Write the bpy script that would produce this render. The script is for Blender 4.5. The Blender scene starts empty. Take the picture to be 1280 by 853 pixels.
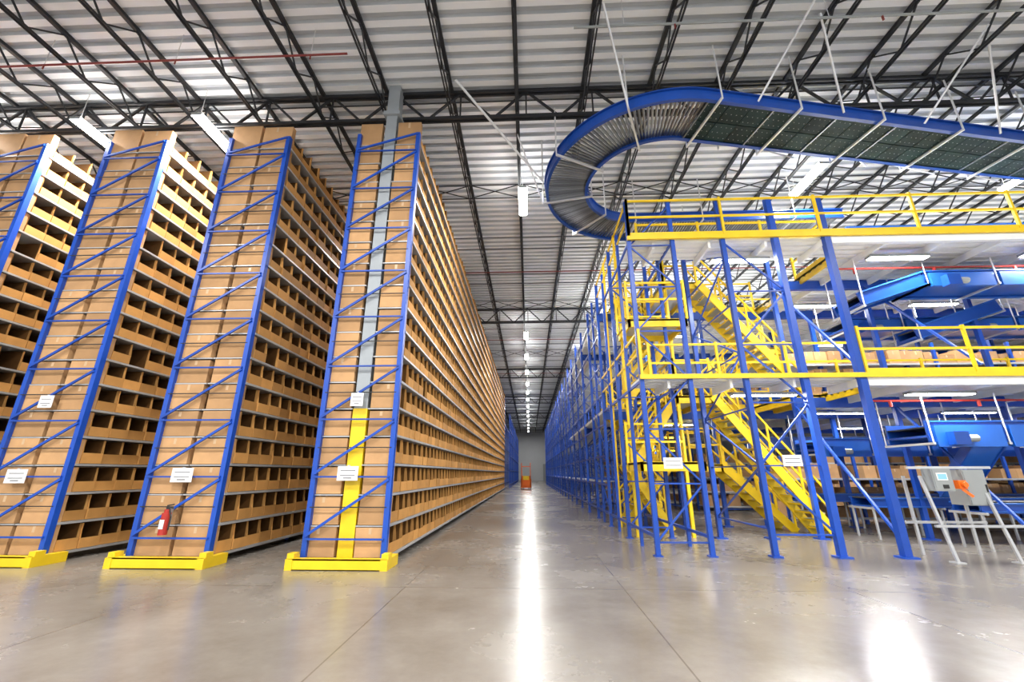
import bpy, math, random
from mathutils import Vector, Matrix
random.seed(7)
S=bpy.context.scene
COL=S.collection

# ------------------------------------------------ materials
def mat(name,col,rough=.5,metal=0.,var=0.,noise=0.,nscale=3.,spec=.5,emit=None,estr=0.,bump=0.):
    m=bpy.data.materials.new(name); m.use_nodes=True
    nt=m.node_tree; b=nt.nodes['Principled BSDF']
    b.inputs['Base Color'].default_value=(*col,1); b.inputs['Roughness'].default_value=rough
    b.inputs['Metallic'].default_value=metal
    b.inputs['Specular IOR Level'].default_value=spec
    if emit:
        b.inputs['Emission Color'].default_value=(*emit,1); b.inputs['Emission Strength'].default_value=estr
    tc=nt.nodes.new('ShaderNodeTexCoord')
    n=nt.nodes.new('ShaderNodeTexNoise'); n.inputs['Scale'].default_value=nscale; n.inputs['Detail'].default_value=4
    nt.links.new(tc.outputs['Object'],n.inputs['Vector'])
    h=nt.nodes.new('ShaderNodeHueSaturation'); h.inputs['Color'].default_value=(*col,1)
    mr=nt.nodes.new('ShaderNodeMapRange'); mr.inputs['To Min'].default_value=1-noise; mr.inputs['To Max'].default_value=1+noise
    mr.inputs['From Min'].default_value=.3; mr.inputs['From Max'].default_value=.7
    nt.links.new(n.outputs['Fac'],mr.inputs['Value'])
    if var>0:
        g=nt.nodes.new('ShaderNodeNewGeometry')
        mr2=nt.nodes.new('ShaderNodeMapRange'); mr2.inputs['To Min'].default_value=1-var; mr2.inputs['To Max'].default_value=1+var
        nt.links.new(g.outputs['Random Per Island'],mr2.inputs['Value'])
        mu=nt.nodes.new('ShaderNodeMath'); mu.operation='MULTIPLY'
        nt.links.new(mr.outputs[0],mu.inputs[0]); nt.links.new(mr2.outputs[0],mu.inputs[1])
        nt.links.new(mu.outputs[0],h.inputs['Value'])
    else: nt.links.new(mr.outputs[0],h.inputs['Value'])
    nt.links.new(h.outputs['Color'],b.inputs['Base Color'])
    return m
M={}
M['blue']=mat('blue_paint',(.008,.065,.40),.35,var=.15,noise=.08)
M['bluec']=mat('blue_conveyor_paint',(.008,.06,.33),.28,noise=.08)
M['blued']=mat('blue_conveyor_cover',(.012,.10,.44),.3,noise=.08)
M['yellow']=mat('yellow_paint',(.88,.60,.012),.4,noise=.08)
M['card']=mat('cardboard',(.49,.285,.135),.75,var=.22,noise=.1,nscale=3,spec=.2)
M['card2']=mat('cardboard_bin',(.56,.285,.085),.75,var=.2,noise=.07,nscale=5,spec=.2)
M['card_shade']=mat('cardboard_bin_painted_shade',(.12,.055,.017),.9,var=.35,noise=.1,nscale=5,spec=.1)  # shade inside the bins put into the colour, same cardboard made darker
M['tape']=mat('packing_tape',(.58,.40,.23),.3,noise=.05)
M['galv']=mat('galvanised_steel',(.50,.51,.52),.4,metal=.35,var=.08,noise=.08)
M['colgrey']=mat('column_grey_paint',(.34,.37,.39),.5,noise=.05)
M['black']=mat('truss_dark_paint',(.014,.016,.02),.5,noise=.1)
M['white']=mat('white_placard',(.85,.86,.85),.4,noise=.03)
M['ink']=mat('placard_print',(.22,.22,.23),.5)
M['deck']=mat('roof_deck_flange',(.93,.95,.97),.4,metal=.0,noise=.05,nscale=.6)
M['deck_shade']=mat('roof_deck_flute_painted_shade',(.52,.55,.58),.4,metal=.0,noise=.12,nscale=.8)  # rib shading painted in as a darker grey for the recessed flutes
M['mezz']=mat('mezzanine_deck_white',(.84,.86,.86),.5,noise=.04)
M['red']=mat('red_paint',(.45,.03,.02),.4,noise=.05)
M['pipe']=mat('sprinkler_pipe_red',(.22,.03,.025),.4,noise=.08)
M['roller']=mat('roller_steel',(.26,.28,.31),.35,metal=.9,var=.35)
M['bed']=mat('conveyor_bed_dark',(.010,.026,.026),.6,var=.35,noise=.3,spec=.2)
M['rod']=mat('hanger_rod_zinc',(.72,.73,.74),.35,metal=.3)
M['grey']=mat('light_grey_cabinet',(.30,.32,.32),.45,noise=.04)
M['orange']=mat('orange_plastic',(.9,.16,.01),.4)
M['dark']=mat('dark_rubber',(.02,.02,.02),.6)
M['screen']=mat('screen_glass',(.1,.25,.4),.15,emit=(.25,.5,.8),estr=.8)
M['lens']=mat('lamp_lens',(1,1,1),.4,emit=(1,.98,.94),estr=22)
M['up_fill']=mat('added_ceiling_fill_glow',(1,1,1),.4,emit=(1,.98,.95),estr=26)  # glow added on top of the fixtures to brighten the ceiling
M['wall']=mat('wall_panel',(.6,.62,.63),.6,noise=.05,nscale=.3)

def floor_mat():
    m=bpy.data.materials.new('polished_concrete'); m.use_nodes=True
    nt=m.node_tree; N=nt.nodes; L=nt.links; b=N['Principled BSDF']
    tc=N.new('ShaderNodeTexCoord')
    n1=N.new('ShaderNodeTexNoise'); n1.inputs['Scale'].default_value=.38; n1.inputs['Detail'].default_value=9; n1.inputs['Roughness'].default_value=.62
    n2=N.new('ShaderNodeTexNoise'); n2.inputs['Scale'].default_value=1.6; n2.inputs['Detail'].default_value=12; n2.inputs['Roughness'].default_value=.75
    for n in (n1,n2): L.new(tc.outputs['Object'],n.inputs['Vector'])
    r1=N.new('ShaderNodeValToRGB'); r1.color_ramp.elements[0].position=.3; r1.color_ramp.elements[0].color=(.150,.130,.108,1)
    r1.color_ramp.elements[1].position=.72; r1.color_ramp.elements[1].color=(.29,.268,.24,1)
    L.new(n1.outputs['Fac'],r1.inputs['Fac'])
    r2=N.new('ShaderNodeValToRGB'); r2.color_ramp.elements[0].position=.25; r2.color_ramp.elements[0].color=(.80,.78,.75,1)
    r2.color_ramp.elements[1].position=.75; r2.color_ramp.elements[1].color=(1.12,1.12,1.12,1)
    L.new(n2.outputs['Fac'],r2.inputs['Fac'])
    mx=N.new('ShaderNodeMix'); mx.data_type='RGBA'; mx.blend_type='MULTIPLY'; mx.inputs[0].default_value=1
    L.new(r1.outputs[0],mx.inputs[6]); L.new(r2.outputs[0],mx.inputs[7])
    br=N.new('ShaderNodeTexBrick'); br.offset=0; br.inputs['Scale'].default_value=1
    br.inputs['Brick Width'].default_value=3.1; br.inputs['Row Height'].default_value=3.6; br.inputs['Mortar Size'].default_value=.009
    br.inputs['Color1'].default_value=(1,1,1,1); br.inputs['Color2'].default_value=(.94,.94,.94,1); br.inputs['Mortar'].default_value=(.62,.59,.55,1)
    mp=N.new('ShaderNodeMapping'); mp.inputs['Location'].default_value=(1.79,.5,0)
    L.new(tc.outputs['Object'],mp.inputs['Vector']); L.new(mp.outputs[0],br.inputs['Vector'])
    m2=N.new('ShaderNodeMix'); m2.data_type='RGBA'; m2.blend_type='MULTIPLY'; m2.inputs[0].default_value=1
    L.new(mx.outputs[2],m2.inputs[6]); L.new(br.outputs['Color'],m2.inputs[7])
    L.new(m2.outputs[2],b.inputs['Base Color'])
    mr=N.new('ShaderNodeMapRange'); mr.inputs['From Min'].default_value=.3; mr.inputs['From Max'].default_value=.7
    mr.inputs['To Min'].default_value=.21; mr.inputs['To Max'].default_value=.31
    L.new(n1.outputs['Fac'],mr.inputs['Value']); L.new(mr.outputs[0],b.inputs['Roughness'])
    bp=N.new('ShaderNodeBump'); bp.inputs['Strength'].default_value=.06; L.new(n1.outputs['Fac'],bp.inputs['Height']); L.new(bp.outputs[0],b.inputs['Normal'])
    b.inputs['Specular IOR Level'].default_value=.8
    return m
M['floor']=floor_mat()

# ------------------------------------------------ mesh builder
class MB:
    def __init__(s): s.v=[];s.f=[];s.m=[];s.names=[]
    def mi(s,k):
        if k not in s.names: s.names.append(k)
        return s.names.index(k)
    def poly(s,pts,k):
        i=len(s.v); s.v+=[tuple(p) for p in pts]; s.f.append(tuple(range(i,i+len(pts)))); s.m.append(s.mi(k))
    def hexa(s,p,k):
        i=len(s.v); s.v+=[tuple(q) for q in p]; q=s.mi(k)
        for f in ((0,3,2,1),(4,5,6,7),(0,1,5,4),(1,2,6,5),(2,3,7,6),(3,0,4,7)):
            s.f.append(tuple(i+a for a in f)); s.m.append(q)
    def box(s,x0,x1,y0,y1,z0,z1,k):
        s.hexa([(x0,y0,z0),(x1,y0,z0),(x1,y1,z0),(x0,y1,z0),(x0,y0,z1),(x1,y0,z1),(x1,y1,z1),(x0,y1,z1)],k)
    def beam(s,a,b,w,h,k):
        a=Vector(a);b=Vector(b);d=(b-a)
        if d.length<1e-6:return
        d.normalize(); up=Vector((0,0,1)) if abs(d.z)<.95 else Vector((0,1,0))
        r=d.cross(up).normalized()*w/2; u=r.cross(d).normalized()*h/2
        s.hexa([a-r-u,a+r-u,a+r+u,a-r+u,b-r-u,b+r-u,b+r+u,b-r+u],k)
    def cyl(s,a,b,r,k,n=8):
        a=Vector(a);b=Vector(b);d=(b-a).normalized(); up=Vector((0,0,1)) if abs(d.z)<.95 else Vector((0,1,0))
        x=d.cross(up).normalized(); y=x.cross(d); i=len(s.v);q=s.mi(k)
        for c in (a,b):
            for j in range(n):
                t=2*math.pi*j/n; s.v.append(tuple(c+x*r*math.cos(t)+y*r*math.sin(t)))
        for j in range(n):
            s.f.append((i+j,i+(j+1)%n,i+n+(j+1)%n,i+n+j)); s.m.append(q)
        s.f.append(tuple(i+n-1-j for j in range(n)));s.m.append(q)
        s.f.append(tuple(i+n+j for j in range(n)));s.m.append(q)
    def mesh(s,name):
        me=bpy.data.meshes.new(name); me.from_pydata(s.v,[],s.f)
        for k in s.names: me.materials.append(M[k])
        me.polygons.foreach_set('material_index',s.m); me.update(); return me
    def obj(s,name,loc=(0,0,0),rotz=0,parent=None):
        o=bpy.data.objects.new(name,s.mesh(name)); o.location=loc; o.rotation_euler=(0,0,rotz); COL.objects.link(o)
        if parent: o.parent=parent
        return o
def inst(me,name,loc,parent=None):
    o=bpy.data.objects.new(name,me); o.location=loc; COL.objects.link(o)
    if parent:o.parent=parent
    return o
def empty(name,loc=(0,0,0)):
    o=bpy.data.objects.new(name,None); o.location=loc; COL.objects.link(o); return o

# ------------------------------------------------ room shell
H=10.9
b=MB(); b.box(-34,38,-14,96,-.2,0,'floor'); b.obj('floor')
b=MB()
prof=[(0,0,'deck'),(.15,0,'deck_shade'),(.18,.07,'deck_shade'),(.28,.07,'deck_shade')]
y=-14; pts=[]
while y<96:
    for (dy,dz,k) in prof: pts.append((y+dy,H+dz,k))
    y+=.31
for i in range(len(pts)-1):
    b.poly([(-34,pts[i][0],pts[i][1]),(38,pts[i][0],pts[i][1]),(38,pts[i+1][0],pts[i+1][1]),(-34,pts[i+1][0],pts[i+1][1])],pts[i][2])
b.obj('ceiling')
b=MB(); b.box(-34,38,96,96.2,0,H+.1,'wall')
b.box(-6,-3,95.9,96,0,3.5,'grey'); b.box(3,6,95.9,96,0,3.5,'grey'); b.obj('wall_far')
b=MB(); b.box(-34.2,-34,-14,96,0,H+.1,'wall'); b.obj('wall_left')
b=MB(); b.box(38,38.2,-14,96,0,H+.1,'wall'); b.obj('wall_right')

# joists along y
b=MB()
x=-33.4
while x<37:
    b.box(x-.045,x+.045,-14,96,H-.09,H-.01,'black')
    for s in (-1,1): b.box(x+s*.03-.013,x+s*.03+.013,-14,96,H-.70,H-.64,'black')
    y=-14;k=0
    while y<95.5:
        z0,z1=(H-.67,H-.07) if k%2==0 else (H-.07,H-.67)
        b.beam((x,y,z0),(x,y+.62,z1),.03,.03,'black'); y+=.62;k+=1
    x+=1.66
b.obj('roof_joist_framing')
b=MB()
y=-8
while y<95:
    b.cyl((-34,y,H-.66),(38,y,H-.66),.02,'black',5); b.cyl((-34,y,H-.14),(38,y,H-.14),.02,'black',5)
    y+=3.3
xx=-33.4
while xx<35:
    for y in (-1.4,5.2,11.8,21.7,31.6): 
        b.beam((xx,y,H-.66),(xx+1.66,y,H-.14),.025,.025,'black'); b.beam((xx,y,H-.14),(xx+1.66,y,H-.66),.025,.025,'black')
    xx+=1.66
b.obj('roof_joist_bridging')
# girders
gb=MB()
for s in (-1,1): gb.box(-34,38,s*.05-.025,s*.05+.025,H-.93,H-.85,'black'); gb.box(-34,38,s*.05-.025,s*.05+.025,H-.12,H-.04,'black')
x=-34;k=0
while x<37.3:
    z0,z1=(H-.9,H-.06) if k%2==0 else (H-.06,H-.9)
    gb.beam((x,0,z0),(x+.83,0,z1),.05,.05,'black')
    if k%2: gb.beam((x,0,H-.06),(x,0,H-.9),.035,.035,'black')
    x+=.83;k+=1
gm=gb.mesh('roof_girder')
for y in (-6.6,8.3,23.2,38.1,53,67.9,82.8): inst(gm,'roof_girder',(0,y,0))
def column(x,y,yel):
    b=MB()
    b.box(-.13,.13,-.13,-.10,0,H-.95,'colgrey'); b.box(-.13,.13,.10,.13,0,H-.95,'colgrey'); b.box(-.02,.02,-.1,.1,0,H-.95,'colgrey')
    b.box(-.2,.2,-.2,.2,H-1,H-.9,'colgrey'); b.box(-.14,.14,-.14,.14,H-.9,H-.05,'colgrey')
    if yel: b.box(-.14,.14,-.14,.14,0,2.75,'yellow')
    b.obj('building_column',(x,y,0))
column(-3.25,8.16,True)
for p in ((12.9,8.3),(12.9,23.2),(29,8.3),(29,23.2)): column(*p,False)

# ------------------------------------------------ carton racks
RH=9.3
def make_rack(gap,Ln=37.,name='rack'):
    b=MB(); W=1.5; half=(W-gap)/2
    rows=18; p=.522; z0=.17
    n=int(Ln/2.85)+1
    for j in range(n):
        y=j*Ln/(n-1)
        for x in (0.0,W-.09):
            if j in (0,n-1): b.box(x,x+.09,y-.06,y+.05,0,RH,'blue'); b.box(x-.03,x+.12,y-.1,y+.1,0,.02,'blue')
            else: b.box(x+.3 if x==0 else x-.27,x+.36 if x==0 else x-.21,y-.03,y+.03,0,RH,'blue')
    for y in (-.075,Ln+.075):
        z=.45;
        while z<RH-.2:
            b.beam((.05,y,z),(W-.05,y,z),.03,.03,'blue')
            z2=min(z+1.0,RH-.05)
            b.beam((.05,y,z+.05),(W-.05,y,z2),.03,.045,'blue')
            z+=1.04
        z=.45+.52
        while z<RH-.2: b.beam((.05,y+.02,z),(W-.05,y+.02,z),.015,.018,'dark'); z+=1.04
    for i in range(rows):
        z=z0+i*p
        for side in (0,1):
            xo=0 if side==0 else W
            sg=1 if side==0 else -1
            xa,xb=sorted((xo+sg*.03,xo+sg*half))
            b.box(xa,xb,0,Ln,z-.05,z-.03,'galv')
            bx=sorted((xo-sg*.01,xo+sg*.03)); b.box(bx[0],bx[1],.05,Ln-.05,z-.05,z-.008,'galv')
            xi=xo+sg*(half-.02)
            for ye in (0.0,Ln-.14):
                hh=.5 if i<rows-1 else .62+random.random()*.16
                dy=random.random()*.035
                o1=.01+random.random()*.02; o2=random.random()*.035
                a,c=sorted((xo+sg*o1,xi-sg*o2))
                zt=z-.02+hh-.006-random.random()*.035
                k0=len(b.v)
                b.box(a,c,ye+dy,ye+.14,z-.02,zt,'card')
                if random.random()<.3:   # carton sitting slightly askew
                    sh=random.uniform(-.012,.012)
                    for q in range(k0+4,k0+8): v=b.v[q]; b.v[q]=(v[0]+sh,v[1],v[2])
                if ye==0 and random.random()<.6:
                    mx=(a+c)/2+random.uniform(-.06,.06)
                    b.box(mx-.025,mx+.025,ye+dy-.002,ye+dy,z-.02+hh*.74,zt-.01,'tape')
            y=.16; bw=.405
            while y+bw<Ln-.15:
                if random.random()<.03: y+=bw+.015; continue
                f=xo+sg*(.005+random.random()*.025); h=.452; hl=.19+random.uniform(-.012,.015); c=f+sg*(.02+random.random()*.015)
                if i==rows-1 and random.random()<.5: h=.55
                jt=random.uniform(-.006,.006)
                ya,yb=y+jt,y+bw+jt
                b.poly([(f,ya,z),(f,yb,z),(f,yb,z+hl),(f,ya,z+hl)],'card2')
                b.poly([(c,ya-.010,z+hl*.9),(c,ya+.014,z+hl*.9),(c,ya+.014,z+h),(c,ya-.010,z+h)],'card2')
                xm=c+sg*.035
                for yy in (ya,yb):
                    b.poly([(f,yy,z),(f,yy,z+hl),(c,yy,z+h),(xm,yy,z+h),(xm,yy,z)],'card2')
                    b.poly([(xm,yy,z),(xm,yy,z+h),(xi,yy,z+h),(xi,yy,z)],'card_shade')
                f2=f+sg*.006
                b.poly([(f2,ya,z+.004),(f2,yb,z+.004),(xi,yb,z+.004),(xi,ya,z+.004)],'card_shade')
                b.poly([(f2,ya,z+.004),(f2,yb,z+.004),(f2,yb,z+hl),(f2,ya,z+hl)],'card_shade')
                b.poly([(xi,ya,z),(xi,yb,z),(xi,yb,z+h),(xi,ya,z+h)],'card_shade')
                y+=bw+.015
    return b.mesh(name)
rA=make_rack(.3,name='carton_storage_rack_mesh_a'); rB=make_rack(.02,name='carton_storage_rack_mesh_b')
RY=8.0
inst(rA,'carton_storage_rack',(-4.0,RY,0))
RX=(-7.15,-10.2,-13.25,-16.3)
for x in RX: inst(rB,'carton_storage_rack',(x,RY,0))
def guard(x):
    b=MB(); y0=-.3
    b.box(-.1,1.6,y0,y0+.02,0,.17,'yellow'); b.box(-.1,1.6,y0,y0+.16,.15,.17,'yellow'); b.box(-.1,1.6,y0,y0+.16,0,.015,'yellow')
    for xx in (-.12,1.5):
        b.box(xx,xx+.12,y0-.01,.3,0,.17,'yellow'); b.box(xx,xx+.12,y0+.03,y0+.2,.17,.25,'yellow')
    b.obj('rack_end_guard',(x,RY,0))
for x in (-4.0,)+RX[:3]: guard(x)
def placard(x,z,w=.36,h=.26):
    b=MB(); b.box(-w/2,w/2,-.01,.0,-h/2,h/2,'white')
    for i in range(2): b.box(-w*.36,w*.36,-.013,-.01,h*.2-i*h*.34-.008,h*.2-i*h*.34+.008,'ink')
    b.box(-w*.2,w*.2,-.013,-.01,-h*.36,-h*.28,'ink')
    b.box(-w*.06,w*.06,-.0,.02,h/2-.03,h/2+.02,'galv')
    b.obj('rack_placard',(x,RY-.11,z))
placard(-3.28,2.9,.24,.25); placard(-3.3,1.55,.38,.25); placard(-6.4,1.52,.40,.25); placard(-9.6,1.5,.40,.25); placard(-9.5,2.9,.28,.24)
placard(-12.4,1.5,.42,.28)
b=MB(); b.cyl((0,0,.0),(0,0,.36),.07,'red',16); b.cyl((0,0,.36),(0,0,.42),.045,'red',16); b.cyl((0,0,.42),(0,0,.47),.025,'dark',10)
b.beam((-.02,0,.48),(.1,0,.5),.02,.02,'dark'); b.beam((-.02,0,.46),(.1,0,.44),.02,.02,'dark')
b.cyl((.02,0,.45),(.1,-.02,.3),.012,'dark',6); b.cyl((.1,-.02,.3),(.1,-.02,.08),.012,'dark',6); b.box(-.04,.04,-.073,-.065,.1,.25,'white')
b.box(-.02,.02,.06,.11,.15,.45,'galv')
b.obj('fire_extinguisher',(-6.45,RY-.20,.52))
b=MB()
for y in range(0,40,3):
    for x in (0,1.1,2.9,4.0):
        b.box(x,x+.09,y,y+.09,0,8,'blue')
    for z in (.3,1.8,3.3,4.8,6.3,7.8):
        for x in (0.05,1.15,2.95,4.05):
            b.box(x-.02,x+.03,y,y+3,z,z+.1,'blue')
b.obj('blue_pallet_rack',(-6.2,48,0))

# ------------------------------------------------ right: blue racking along aisle
b=MB(); ZP=8.1
bay=2.45; yy0=9.2
def frame(b,x0,x1,y,h,w=.09,diag=True):
    for x in (x0,x1):
        b.box(x-w/2,x+w/2,y-w/2,y+w/2,0,h,'blue'); b.box(x-w*.9,x+w*.9,y-w*.9,y+w*.9,0,.02,'blue')
    if diag:
        z=.25;k=0
        while z+1.1<h:
            b.beam((x0,y,z),(x1,y,z),.03,.03,'blue')
            if k%2==0: b.beam((x0,y,z),(x1,y,z+1.1),.03,.035,'blue')
            else: b.beam((x1,y,z),(x0,y,z+1.1),.03,.035,'blue')
            z+=1.1;k+=1
for j in range(24):
    y=yy0+bay*j
    frame(b,2.5,3.55,y,ZP if j<3 else 7.9)
    if j>=3: frame(b,4.75,5.8,y,7.9,diag=(j%2==0))
    if j<23:
        for z in ((.35,3.5,6.95) if j<2 else (.35,1.2,2.1,3.1,4.1,5.1,6.2,7.3)):
            for x in (2.5,3.55)+((4.75,5.8) if j>=3 else ()):
                b.beam((x,y,z),(x,y+bay,z),.04,.06,'blue')
            if j>=3 and z in (1.2,3.1,5.1,7.3): b.box(2.55,3.5,y+.08,y+bay-.08,z+.04,z+.06,'galv')
        if j>=2 and j%2==0:
            for z in (.4,2.2,4.2,6.3): b.beam((2.5,y,z),(2.5,y+bay,z+1.7),.03,.04,'blue')
    if j<3:
        ym=y+bay/2
        for x in (2.5,3.55): b.box(x-.035,x+.035,ym-.035,ym+.035,0,ZP-.2,'blue')
b.obj('blue_pallet_rack')

mz=empty('mezzanine_platform')
b=MB()
PX=[4.75,6.0,7.2]
for x,w in zip(PX,(.10,.13,.14)):
    b.box(x-w/2,x+w/2,9.2-w/2,9.2+w/2,0,ZP,'blue'); b.box(x-w,x+w,9.2-w,9.2+w,0,.03,'blue')
z=.4;k=0
while z<6.8:
    b.beam((4.75,9.2,z),(6.0,9.2,z),.03,.03,'blue')
    if z+1.3<8: b.beam((4.75 if k%2 else 6.0,9.2,z),(6.0 if k%2 else 4.75,9.2,z+1.3),.03,.04,'blue')
    z+=1.3;k+=1
for y in (11.65,14.1,16.5,19.5,22.5,25.5):
    for x in (4.75,6.0,7.2,9.8,12.6,15.4,18.2,21,24,27):
        if x<8 and y>15: continue
        b.box(x-.055,x+.055,y-.055,y+.055,0,7.0 if y>12 else (7.9 if x<8 else 7.0),'blue')
        b.box(x-.13,x+.13,y-.13,y+.13,0,.03,'blue')
z=.5;k=0
while z<6.6:
    b.beam((6.0,14.1,z),(7.2,14.1,z),.03,.03,'blue'); b.beam((6.0 if k%2 else 7.2,14.1,z),(7.2 if k%2 else 6.0,14.1,z+1.2),.03,.035,'blue')
    b.beam((4.75,9.2,z),(4.75,11.65,z),.03,.03,'blue'); b.beam((4.75,9.2 if k%2 else 11.65,z),(4.75,11.65 if k%2 else 9.2,z+1.2),.03,.035,'blue')
    z+=1.2;k+=1
for x in (7.2,9.8):
    for (za,zb) in ((0.3,3.3),(3.8,6.8)):
        b.beam((x,9.2,za),(x,11.65,zb),.05,.05,'blue')
b.obj('support_posts',parent=mz)
b=MB()
for zf in (3.6,7.05):
    for (x0,x1,y0,y1) in ((8.0,30,9.25,27),(2.5,8.0,14.2,27),(2.5,8.0,9.25,10.2)):
        b.box(x0,x1,y0,y1,zf-.05,zf,'mezz')
        y=y0+.1
        while y<y1-.1:
            b.box(x0,x1,y,y+.09,zf-.09,zf-.05,'mezz'); y+=.24
        x=x0+.6
        while x<x1:
            b.box(x-.03,x+.03,y0,y1,zf-.26,zf-.09,'mezz'); x+=1.35
    for y in (11.65,14.1,19.5):
        b.box(7.2 if y<14 else 2.5,30,y-.07,y+.07,zf-.36,zf-.1,'blue')
b.box(7.3,30,9.15,9.25,3.35,3.6,'mezz'); b.box(7.3,30,9.15,9.25,6.8,7.05,'mezz')
b.obj('deck_panels',parent=mz)
b=MB()
def rail(b,p,q,z,step=1.6,toe=True):
    p=Vector((p[0],p[1],z));q=Vector((q[0],q[1],z)); L=(q-p).length; n=max(1,round(L/step))
    for hgt in (1.02,.55): b.beam(p+Vector((0,0,hgt)),q+Vector((0,0,hgt)),.04,.05,'yellow')
    if toe: b.beam(p+Vector((0,0,.06)),q+Vector((0,0,.06)),.015,.12,'yellow')
    for i in range(n+1):
        c=p+(q-p)*i/n; b.beam(c,c+Vector((0,0,1.08)),.055,.055,'yellow')
for zf in (3.6,7.05):
    b.box(2.45,30,9.08,9.14,zf-.08,zf+.02,'yellow')
rail(b,(2.5,9.12),(30,9.12),7.05,2.3); 
rail(b,(7.3,9.12),(30,9.12),3.6,2.3)
rail(b,(2.5,9.12),(2.5,14.2),7.05,1.6,False); rail(b,(2.5,9.12),(2.5,14.2),3.6,1.6,False)
rail(b,(3.0,10.2),(8.0,10.2),7.05); rail(b,(3.0,10.2),(8.0,10.2),3.6)
rail(b,(8.0,10.2),(8.0,11.7),7.05); rail(b,(8.0,15.6),(30,15.6),7.05,2.4); rail(b,(8.8,12.0),(30,12.0),3.6,2.4); rail(b,(3,14.15),(8,14.15),7.05,1.2); rail(b,(5.6,14.15),(8,14.15),3.6,1.2)
for zf in (3.6,7.05):
    b.box(8.0,8.06,10.4,14.2,zf-.2,zf+.02,'yellow'); b.box(3,8,14.1,14.18,zf-.2,zf+.02,'yellow')
    for y in (16.5,19.0,21.5,24.0): rail(b,(3.7,y),(4.7,y),zf,1.0,False)
    rail(b,(4.2,14.2),(4.2,26.5),zf,2.45,False)
b.obj('yellow_guard_rails',parent=mz)

def flight(b,x0,z0,x1,z1,ya,yb):
    n=max(3,int(abs(z1-z0)/.19))
    for y in (ya,yb):
        b.beam((x0,y,z0),(x1,y,z1),.05,.22,'yellow')
        for hg in (1.0,.55): b.beam((x0,y,z0+hg),(x1,y,z1+hg),.04,.045,'yellow')
        for i in range(5):
            t=i/4; X=x0+(x1-x0)*t;Z=z0+(z1-z0)*t; b.beam((X,y,Z),(X,y,Z+1.02),.045,.045,'yellow')
    for i in range(1,n+1):
        t=(i-.5)/n; X=x0+(x1-x0)*t; Z=z0+(z1-z0)*i/n
        b.box(X-.12,X+.12,ya,yb,Z-.035,Z,'grey'); b.box(X-.13,X-.12,ya,yb,Z-.045,Z,'yellow'); b.box(X+.12,X+.13,ya,yb,Z-.045,Z,'yellow')
def landing(b,x0,x1,y0,y1,z,sides='wns'):
    b.box(x0,x1,y0,y1,z-.05,z,'galv')
    b.box(x0,x1,y0,y0+.06,z-.2,z+.01,'yellow'); b.box(x0,x1,y1-.06,y1,z-.2,z+.01,'yellow')
    b.box(x0,x0+.06,y0,y1,z-.2,z+.01,'yellow'); b.box(x1-.06,x1,y0,y1,z-.2,z+.01,'yellow')
    if 's' in sides: rail(b,(x0,y0),(x1,y0),z,1.2,False)
    if 'n' in sides: rail(b,(x0,y1),(x1,y1),z,1.2,False)
    if 'w' in sides: rail(b,(x0,y0),(x0,y1),z,1.2,False)
b=MB()
flight(b,7.7,0,5.1,3.6,11.75,12.65); landing(b,4.1,5.1,11.75,14.1,3.6)
flight(b,7.7,3.6,5.1,7.05,11.75,12.65); landing(b,4.1,5.1,11.75,14.1,7.05); landing(b,7.3,8.0,11.75,14.1,3.6,'')
b.obj('yellow_staircase')
b=MB()
flight(b,7.4,0,5.6,1.8,13.0,13.8); landing(b,4.7,5.6,12.9,13.9,1.8,'ns')
flight(b,5.6,3.6,7.4,5.3,13.0,13.8); landing(b,7.3,8.0,12.9,13.9,5.3,'n')
b.obj('yellow_staircase')
b=MB()
flight(b,3.0,0,4.6,1.8,14.4,15.2); landing(b,4.6,5.6,14.4,16.3,1.8,'ns'); flight(b,4.6,1.8,3.0,3.6,15.4,16.2)
flight(b,2.9,3.6,4.2,5.35,12.0,12.8); landing(b,2.6,4.1,10.3,11.6,5.35,'ns'); flight(b,4.0,5.35,2.9,7.05,13.0,13.8)
flight(b,2.9,1.8,4.2,3.6,12.0,12.8); landing(b,2.6,4.1,10.3,11.6,1.8,'n'); flight(b,4.0,0,2.9,1.8,13.0,13.8)
for x in (2.75,4.15):
    for y in (11.8,13.9): b.box(x-.04,x+.04,y-.04,y+.04,0,8,'yellow')
b.obj('yellow_staircase')

# ------------------------------------------------ overhead curved conveyor
ov=empty('overhead_curved_conveyor')
C=Vector((3.3,9.6)); R=2.2; ZC=8.9; WH=.52; ANG=10.5
path=[]
for i in range(16): path.append(Vector((9.5-i*(6.2/15),C.y+R)))
na=60
for i in range(1,na+1):
    t=math.radians(90+(180+ANG)*i/na); path.append(C+R*Vector((math.cos(t),math.sin(t))))
ne=len(path)
d=Vector((math.cos(math.radians(ANG)),math.sin(math.radians(ANG))))
e=path[-1]
for i in range(1,31): path.append(e+d*i*.5)
def nrm(i):
    a=path[max(0,i-1)];c=path[min(len(path)-1,i+1)]; t=(c-a).normalized(); return Vector((-t.y,t.x)),t
b=MB()
def sweep(b,oa,ob,za,zb,k):
    for i in range(len(path)-1):
        n0,_=nrm(i);n1,_=nrm(i+1);p=path[i];q=path[i+1]
        A=p+n0*oa;B=p+n0*ob;Cc=q+n1*ob;D=q+n1*oa
        b.hexa([(A.x,A.y,za),(B.x,B.y,za),(Cc.x,Cc.y,za),(D.x,D.y,za),(A.x,A.y,zb),(B.x,B.y,zb),(Cc.x,Cc.y,zb),(D.x,D.y,zb)],k)
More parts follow.
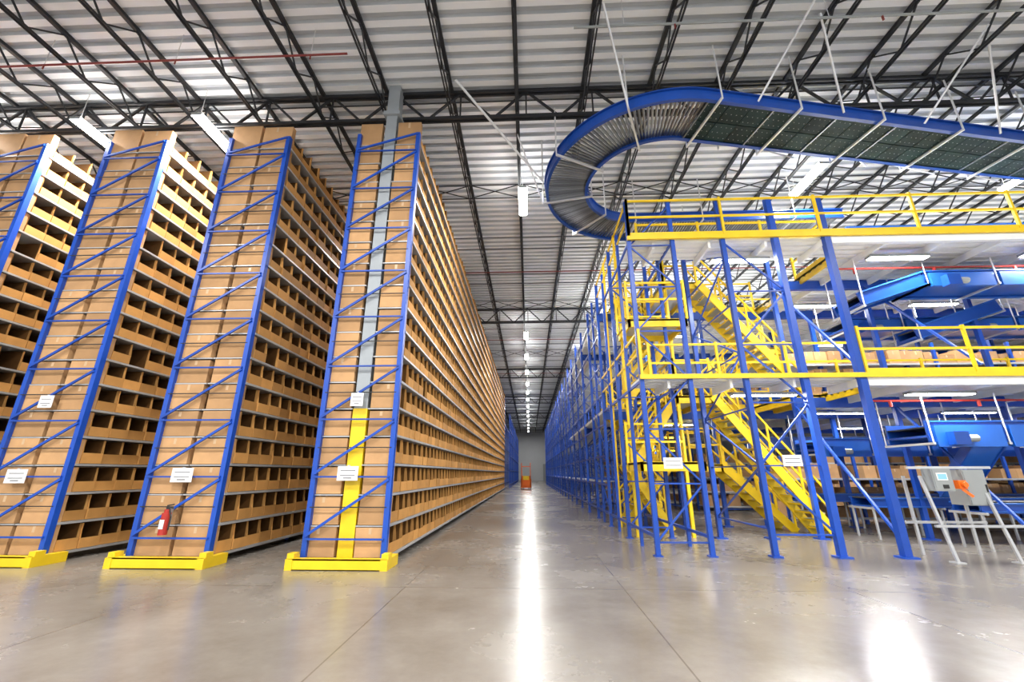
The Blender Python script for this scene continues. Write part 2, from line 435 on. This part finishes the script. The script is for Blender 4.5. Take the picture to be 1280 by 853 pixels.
for sgn in (-1,1):
    a,c=sorted((sgn*WH,sgn*(WH+.03))); sweep(b,a,c,ZC-.02,ZC+.22,'bluec')
    a,c=sorted((sgn*(WH-.03),sgn*(WH+.05))); sweep(b,a,c,ZC-.035,ZC-.02,'bluec'); 
    a,c=sorted((sgn*(WH),sgn*(WH+.08))); sweep(b,a,c,ZC+.22,ZC+.24,'bluec')
b.obj('side_rails',parent=ov)
def at(sv):
    acc=0
    for i in range(len(path)-1):
        l=(path[i+1]-path[i]).length
        if acc+l>=sv:
            t=(sv-acc)/l; n0,_=nrm(i); n1,_=nrm(i+1); return path[i].lerp(path[i+1],t),n0.lerp(n1,t).normalized(),i
        acc+=l
    n,_=nrm(len(path)-1); return path[-1],n,len(path)-1
tot=sum((path[i+1]-path[i]).length for i in range(len(path)-1))
b=MB()
s_=0.05
while s_<tot:
    p,n,i=at(s_)
    if i<ne-1:
        A=p-n*WH;B=p+n*WH; b.cyl((A.x,A.y,ZC+.08),(B.x,B.y,ZC+.08),.03,'roller',7)
    s_+=.082
b.obj('rollers',parent=ov)
b=MB()
for i in range(ne-1,len(path)-1):
    n,t=nrm(i); p=path[i];q=path[i+1]
    if i==ne-1: n=Vector((-d.y,d.x))
    for k in (-1,1):
        P=p+t*.008;Q=q-t*.008
        A=P+n*k*.01;B=P+n*k*(WH-.01);Cc=Q+n*k*(WH-.01);D=Q+n*k*.01
        b.hexa([(A.x,A.y,ZC),(B.x,B.y,ZC),(Cc.x,Cc.y,ZC),(D.x,D.y,ZC),(A.x,A.y,ZC+.05),(B.x,B.y,ZC+.05),(Cc.x,Cc.y,ZC+.05),(D.x,D.y,ZC+.05)],'bed')
        for a in range(4):
            for c in range(3):
                cc=P.lerp(Q,(a+.5)/4)+n*k*(.1+c*.15); b.box(cc.x-.008,cc.x+.008,cc.y-.008,cc.y+.008,ZC-.003,ZC,'grey')
    if i%3==0:
        A=p-n*WH;B=p+n*WH; b.beam((A.x,A.y,ZC-.01),(B.x,B.y,ZC-.01),.03,.04,'roller')
b.obj('bed_panels',parent=ov)
b=MB()
for s_ in (1.5,4.2,6.2,7.7,9.2,10.7,12.2,13.7,15.5,17.5,19.5,21.5,23.5,25.5,27.3):
    p,n,i=at(s_)
    A=p-n*(WH+.16);B=p+n*(WH+.16)
    b.beam((A.x,A.y,ZC-.07),(B.x,B.y,ZC-.07),.04,.045,'rod')
    for Q in (A,B): b.cyl((Q.x,Q.y,ZC-.1),(Q.x,Q.y,H-.65),.018,'rod',6)
def R_(a,c,r=.025): b.cyl(a,c,r,'rod',7)
R_((-1.6,7.4,10.25),(.45,9.3,8.85),.03); R_((.45,9.4,8.8),(.45,9.4,10.3),.018)
for s_,dx in ((9.2,-.7),(12.2,-.6),(14.5,.8),(16.5,-.9),(18.5,.7),(20.5,-.9),(22.5,-.8),(24.5,.9),(26,-.8)):
    p,n,i=at(s_); A=p-n*(WH+.16); R_((A.x,A.y,ZC-.05),(A.x+dx,A.y-1.1,H-.65),.022)
    A=p+n*(WH+.16); R_((A.x,A.y,ZC-.05),(A.x+dx*.8,A.y+1.0,H-.65),.018)
b.obj('hanger_rods',parent=ov)

# ------------------------------------------------ sprinkler pipes
b=MB()
b.cyl((-33,6.6,10.15),(-3.8,6.6,10.15),.022,'pipe',8); b.cyl((1,6.2,10.1),(30,6.2,10.1),.025,'grey',8)
for x in range(-32,-3,3): b.cyl((x+.4,6.6,10.15),(x+.4,6.6,10.04),.015,'pipe',6); b.cyl((x+.4,6.6,10.15),(x+.4,6.6,10.9),.008,'rod',5)
for x in (2,6,10,14): b.cyl((x,6.2,10.1),(x,6.2,10.9),.008,'rod',5); b.cyl((x+1,6.2,10.1),(x+1,6.2,9.98),.02,'pipe',6)
for y in (17,27,37): b.cyl((-33,y,10.15),(37,y,10.15),.025,'pipe',8)
for zf in (3.6,7.05):
    b.cyl((8,10.2,zf-.42),(30,10.2,zf-.42),.025,'red',8)
    for x in range(8,30,2): b.cyl((x+.5,10.2,zf-.42),(x+.5,10.2,zf-.56),.035,'red',8)
b.obj('sprinkler_pipes')

# ------------------------------------------------ box conveyors on right
def conveyor(name,x0,x1,y,z0,z1,w=.8,legs=0,hang=0,sh=.34,cover=False):
    b=MB()
    for s in (-1,1):
        b.beam((x0,y+s*w/2,z0),(x1,y+s*w/2,z1),.05,sh,'bluec')
        b.beam((x0,y+s*(w/2+.03),z0+sh/2),(x1,y+s*(w/2+.03),z1+sh/2),.1,.03,'blued'); b.beam((x0,y+s*(w/2+.03),z0-sh/2),(x1,y+s*(w/2+.03),z1-sh/2),.1,.03,'blued')
    b.beam((x0,y,z0-.1),(x1,y,z1-.1),w-.06,.05,'bluec'); b.beam((x0,y,z0+.1),(x1,y,z1+.1),w-.1,.03,'dark')
    n=max(1,int(abs(x1-x0)/1.5))
    for i in range(n+1):
        X=x0+(x1-x0)*i/n;Z=z0+(z1-z0)*i/n
        for s in (-1,1):
            if hang==0: b.beam((X,y+s*w/2,Z-.1),(X,y+s*w/2,legs),.04,.04,'galv')
            if hang: b.cyl((X,y+s*(w/2+.1),Z-sh/2-.05),(X,y+s*(w/2+.1),hang),.016,'rod',6)
        b.beam((X,y-w/2-.12,Z-sh/2-.04),(X,y+w/2+.12,Z-sh/2-.04),.05,.05,'galv')
        if cover and i<n:
            X2=X+(x1-x0)/n
            b.box(X+.08,X2-.08,y-w/2-.12,y-w/2-.03,Z-sh*.75,Z+sh*.3,'blued')
            if i%2==0: b.box(X+.3,X+.62,y-w/2-.3,y-w/2-.12,Z-.3,Z-.02,'bluec'); b.cyl((X+.62,y-w/2-.2,Z-.16),(X+.85,y-w/2-.2,Z-.16),.08,'grey',10)
    return b.obj(name)
conveyor('blue_belt_conveyor',8.4,10.1,10.6,5.75,6.3,.9,hang=6.8)
conveyor('blue_belt_conveyor',10.1,22,10.6,6.3,6.3,.9,hang=6.8,cover=True)
conveyor('blue_belt_conveyor',9.4,22,12.6,5.75,5.75,1.0,hang=6.8,cover=True)
conveyor('blue_belt_conveyor',10.6,13.0,11.6,5.2,6.0,.6,hang=6.8)
conveyor('blue_belt_conveyor',9.0,22,10.6,2.45,2.45,1.1,hang=3.3,sh=.45,cover=True)
conveyor('blue_belt_conveyor',8.2,22,13.2,2.3,2.3,.9,hang=3.3,sh=.4,cover=True)
conveyor('blue_belt_conveyor',7.9,22,16.5,2.6,2.6,.9,hang=3.3,sh=.4)
conveyor('packing_line_conveyor',9.6,20,10.3,.85,.85,.6,legs=0,sh=.16)
conveyor('packing_line_conveyor',8.6,20,12.0,.85,.85,.7,legs=0,sh=.2)
conveyor('packing_line_conveyor',8.2,20,14.2,.85,.85,.6,legs=0,sh=.2)
conveyor('blue_belt_conveyor',9.0,24,17.2,4.5,4.5,.8,legs=3.6)
conveyor('blue_belt_conveyor',9.0,24,11.2,8.0,8.0,.9,legs=7.05)
b=MB()
for x in (9.8,12.4,15.0):
    b.hexa([(x,10.0,2.1),(x+.7,10.0,2.1),(x+.7,11.1,1.0),(x,11.1,1.0),(x,10.0,2.14),(x+.7,10.0,2.14),(x+.7,11.1,1.04),(x,11.1,1.04)],'blued')
    for s in (0,.7): b.beam((x+s,10.0,2.2),(x+s,11.1,1.1),.03,.2,'bluec')
b.obj('blue_discharge_chutes')

def shelving(loc,L,lev,name='carton_shelving'):
    b=MB()
    n=int(L/2.4)
    for i in range(n+1):
        for y in (0,.8): b.box(i*2.4-.04,i*2.4+.04,y-.04,y+.04,0,lev*.6+.3,'blue')
    for k in range(lev):
        z=.2+k*.6
        b.box(0,n*2.4,-.05,.0,z-.06,z,'galv'); b.box(0,n*2.4,.0,.8,z-.03,z,'galv')
        x=.06
        while x<n*2.4-.4:
            w=random.choice((.36,.42,.5))
            if random.random()>.08:
                h=random.choice((.3,.4,.45)); y0=random.random()*.08
                b.box(x,x+w-.02,y0,.75,z,z+h,'card'); b.box(x+w*.4,x+w*.5,y0-.002,y0,z+h*.7,z+h-.01,'tape')
            x+=w
    b.obj(name,loc)
shelving((7.6,19.8,0),22,4); shelving((7.6,23,0),22,4); shelving((8.4,19.8,3.6),21,4); shelving((4,24,0),4.9,4)
shelving((8.4,15.0,0),21,3); shelving((8.6,13.9,3.6),21,3); shelving((9.5,17.4,7.05),19,1)

# control station
b=MB()
for x in (-.5,.6):
    b.beam((x,-.1,1.5),(x-.12,-.55,0),.05,.04,'galv'); b.beam((x,.3,1.5),(x,.3,0),.05,.04,'galv'); b.box(x-.2,x-.04,-.62,-.45,0,.02,'galv')
b.beam((-.7,-.1,1.66),(.9,-.1,1.66),.05,.05,'galv'); b.beam((-.7,-.38,.6),(.9,-.38,.6),.045,.045,'galv'); b.beam((-.7,.3,.6),(.9,.3,.6),.045,.045,'galv')
b.box(-.45,-.08,-.32,-.1,1.22,1.64,'grey'); b.box(-.43,-.10,-.33,-.32,1.24,1.62,'grey'); b.box(-.38,-.18,-.34,-.33,1.42,1.56,'white'); b.box(-.36,-.2,-.345,-.34,1.44,1.54,'screen'); b.box(-.3,-.2,-.345,-.33,1.27,1.34,'dark')
b.box(.24,.66,-.2,.2,.95,1.62,'grey'); b.box(.255,.645,-.215,-.2,.965,1.605,'grey'); b.box(.6,.62,-.235,-.215,1.2,1.34,'dark')
b.box(.0,.14,-.34,-.14,1.26,1.42,'orange'); b.cyl((.07,-.4,1.34),(.07,-.34,1.34),.05,'orange',12); b.beam((.07,-.3,1.26),(.16,-.38,1.12),.07,.05,'orange')
b.obj('control_station',(8.35,9.3,0))

for x,z in ((2.95,1.75),(5.35,1.8)):
    b=MB(); b.box(-.19,.19,-.01,.0,-.11,.11,'white'); b.box(-.15,.15,-.014,-.01,-.05,-.035,'ink'); b.box(-.15,.15,-.014,-.01,.03,.045,'ink'); b.obj('rack_placard',(x,9.1,z))

# order picker truck far in aisle
b=MB()
b.box(-.55,.55,0,1.1,.12,1.0,'orange'); b.box(-.5,.5,-.1,.0,.3,1.3,'orange'); b.box(-.3,.3,-.13,-.1,.9,1.3,'yellow')
for x in (-.5,.42): b.box(x,x+.08,-.1,0,.1,2.6,'orange'); b.box(x,x+.08,1.0,1.08,1.0,2.2,'orange')
b.box(-.5,.5,-.1,1.1,2.2,2.27,'orange'); b.box(-.35,-.2,-1.2,-.1,.08,.14,'dark'); b.box(.2,.35,-1.2,-.1,.08,.14,'dark')
for x in (-.5,.5):
    for y in (.1,.95): b.cyl((x-.06,y,.17),(x+.06,y,.17),.17,'dark',12)
b.obj('order_picker_truck',(-.35,46,0))

# ------------------------------------------------ lights
fm=MB(); fm.box(-.13,.13,-.72,.72,.02,.09,'grey'); fm.box(-.11,.11,-.7,.7,0,.02,'lens'); fm.box(-.1,.1,-.68,.68,.09,.1,'up_fill')
for s in (-1,1): fm.box(s*.125-.008,s*.125+.008,-.7,.7,.02,.08,'lens')
for y in (-.6,.6): fm.cyl((0,y,.1),(0,y,.95),.008,'rod',5)
fmesh=fm.mesh('high_bay_strip_light')
fs=MB(); fs.box(-.72,.72,-.1,.1,.02,.08,'grey'); fs.box(-.7,.7,-.08,.08,0,.02,'lens')
fsm=fs.mesh('deck_strip_light')
def area(p,sx,sy,col=(1,.98,.95)):
    l=bpy.data.lights.new('lamp','AREA'); l.shape='RECTANGLE'; l.size=sx; l.size_y=sy; l.energy=p; l.color=col
    o=bpy.data.objects.new('lamp_glow',l); COL.objects.link(o); return o
def hb(x,y,z=9.75,p=480):
    o=inst(fmesh,'high_bay_light',(x,y,z))
    if p: a=area(p,.24,1.4); a.parent=o; a.location=(0,0,-.02)
hb(-.1,11.4,p=420)
for i,y in enumerate((25,30,35,40,44.5,49,54,59,64,70,76,82,88)): hb(-.1,y,9.75,330 if i%2==0 else 0)
for y in (15,25,37): hb(-4.8,y)
for x in (-7.9,-10.95,-14.0):
    for y in (8.4,18,30): hb(x,y)
for x in (8.3,14.5,22):
    for y in (10.7,20,34): hb(x,y,p=560)
for y in (21,31): hb(4.1,y)
for x in (-12,-4,4,12):  # added fixtures out of view, put in to light the rack end faces
    for y in (-6,.8): hb(x,y,9.75,720)
def ds(x,y,z,p=120):
    o=inst(fsm,'deck_strip_light',(x,y,z)); a=area(p,1.4,.16); a.parent=o; a.location=(0,0,-.02)
for zf in (3.6,7.05):
    for x in (5.4,9.3,13,17): 
        for y in (9.8,13,17.5):
            if x<8 and y==13: continue
            if y==17.5 and x in (9.3,17): continue
            ds(x,y if x>8 or y<15 else 16,zf-.36)

w=bpy.data.worlds.new('World'); S.world=w; w.use_nodes=True
w.node_tree.nodes['Background'].inputs[0].default_value=(.93,.96,1,1); w.node_tree.nodes['Background'].inputs[1].default_value=1.5

# ------------------------------------------------ camera
cd=bpy.data.cameras.new('camera'); cd.sensor_width=36; cd.lens=525/1280*36; cd.clip_end=300
co=bpy.data.objects.new('camera',cd); COL.objects.link(co); co.location=(0,0,1.55)
co.rotation_euler=(math.radians(90+17.5),0,math.radians(2.25)); S.camera=co
S.view_settings.view_transform='Standard'; S.view_settings.look='None'; S.view_settings.exposure=0.1
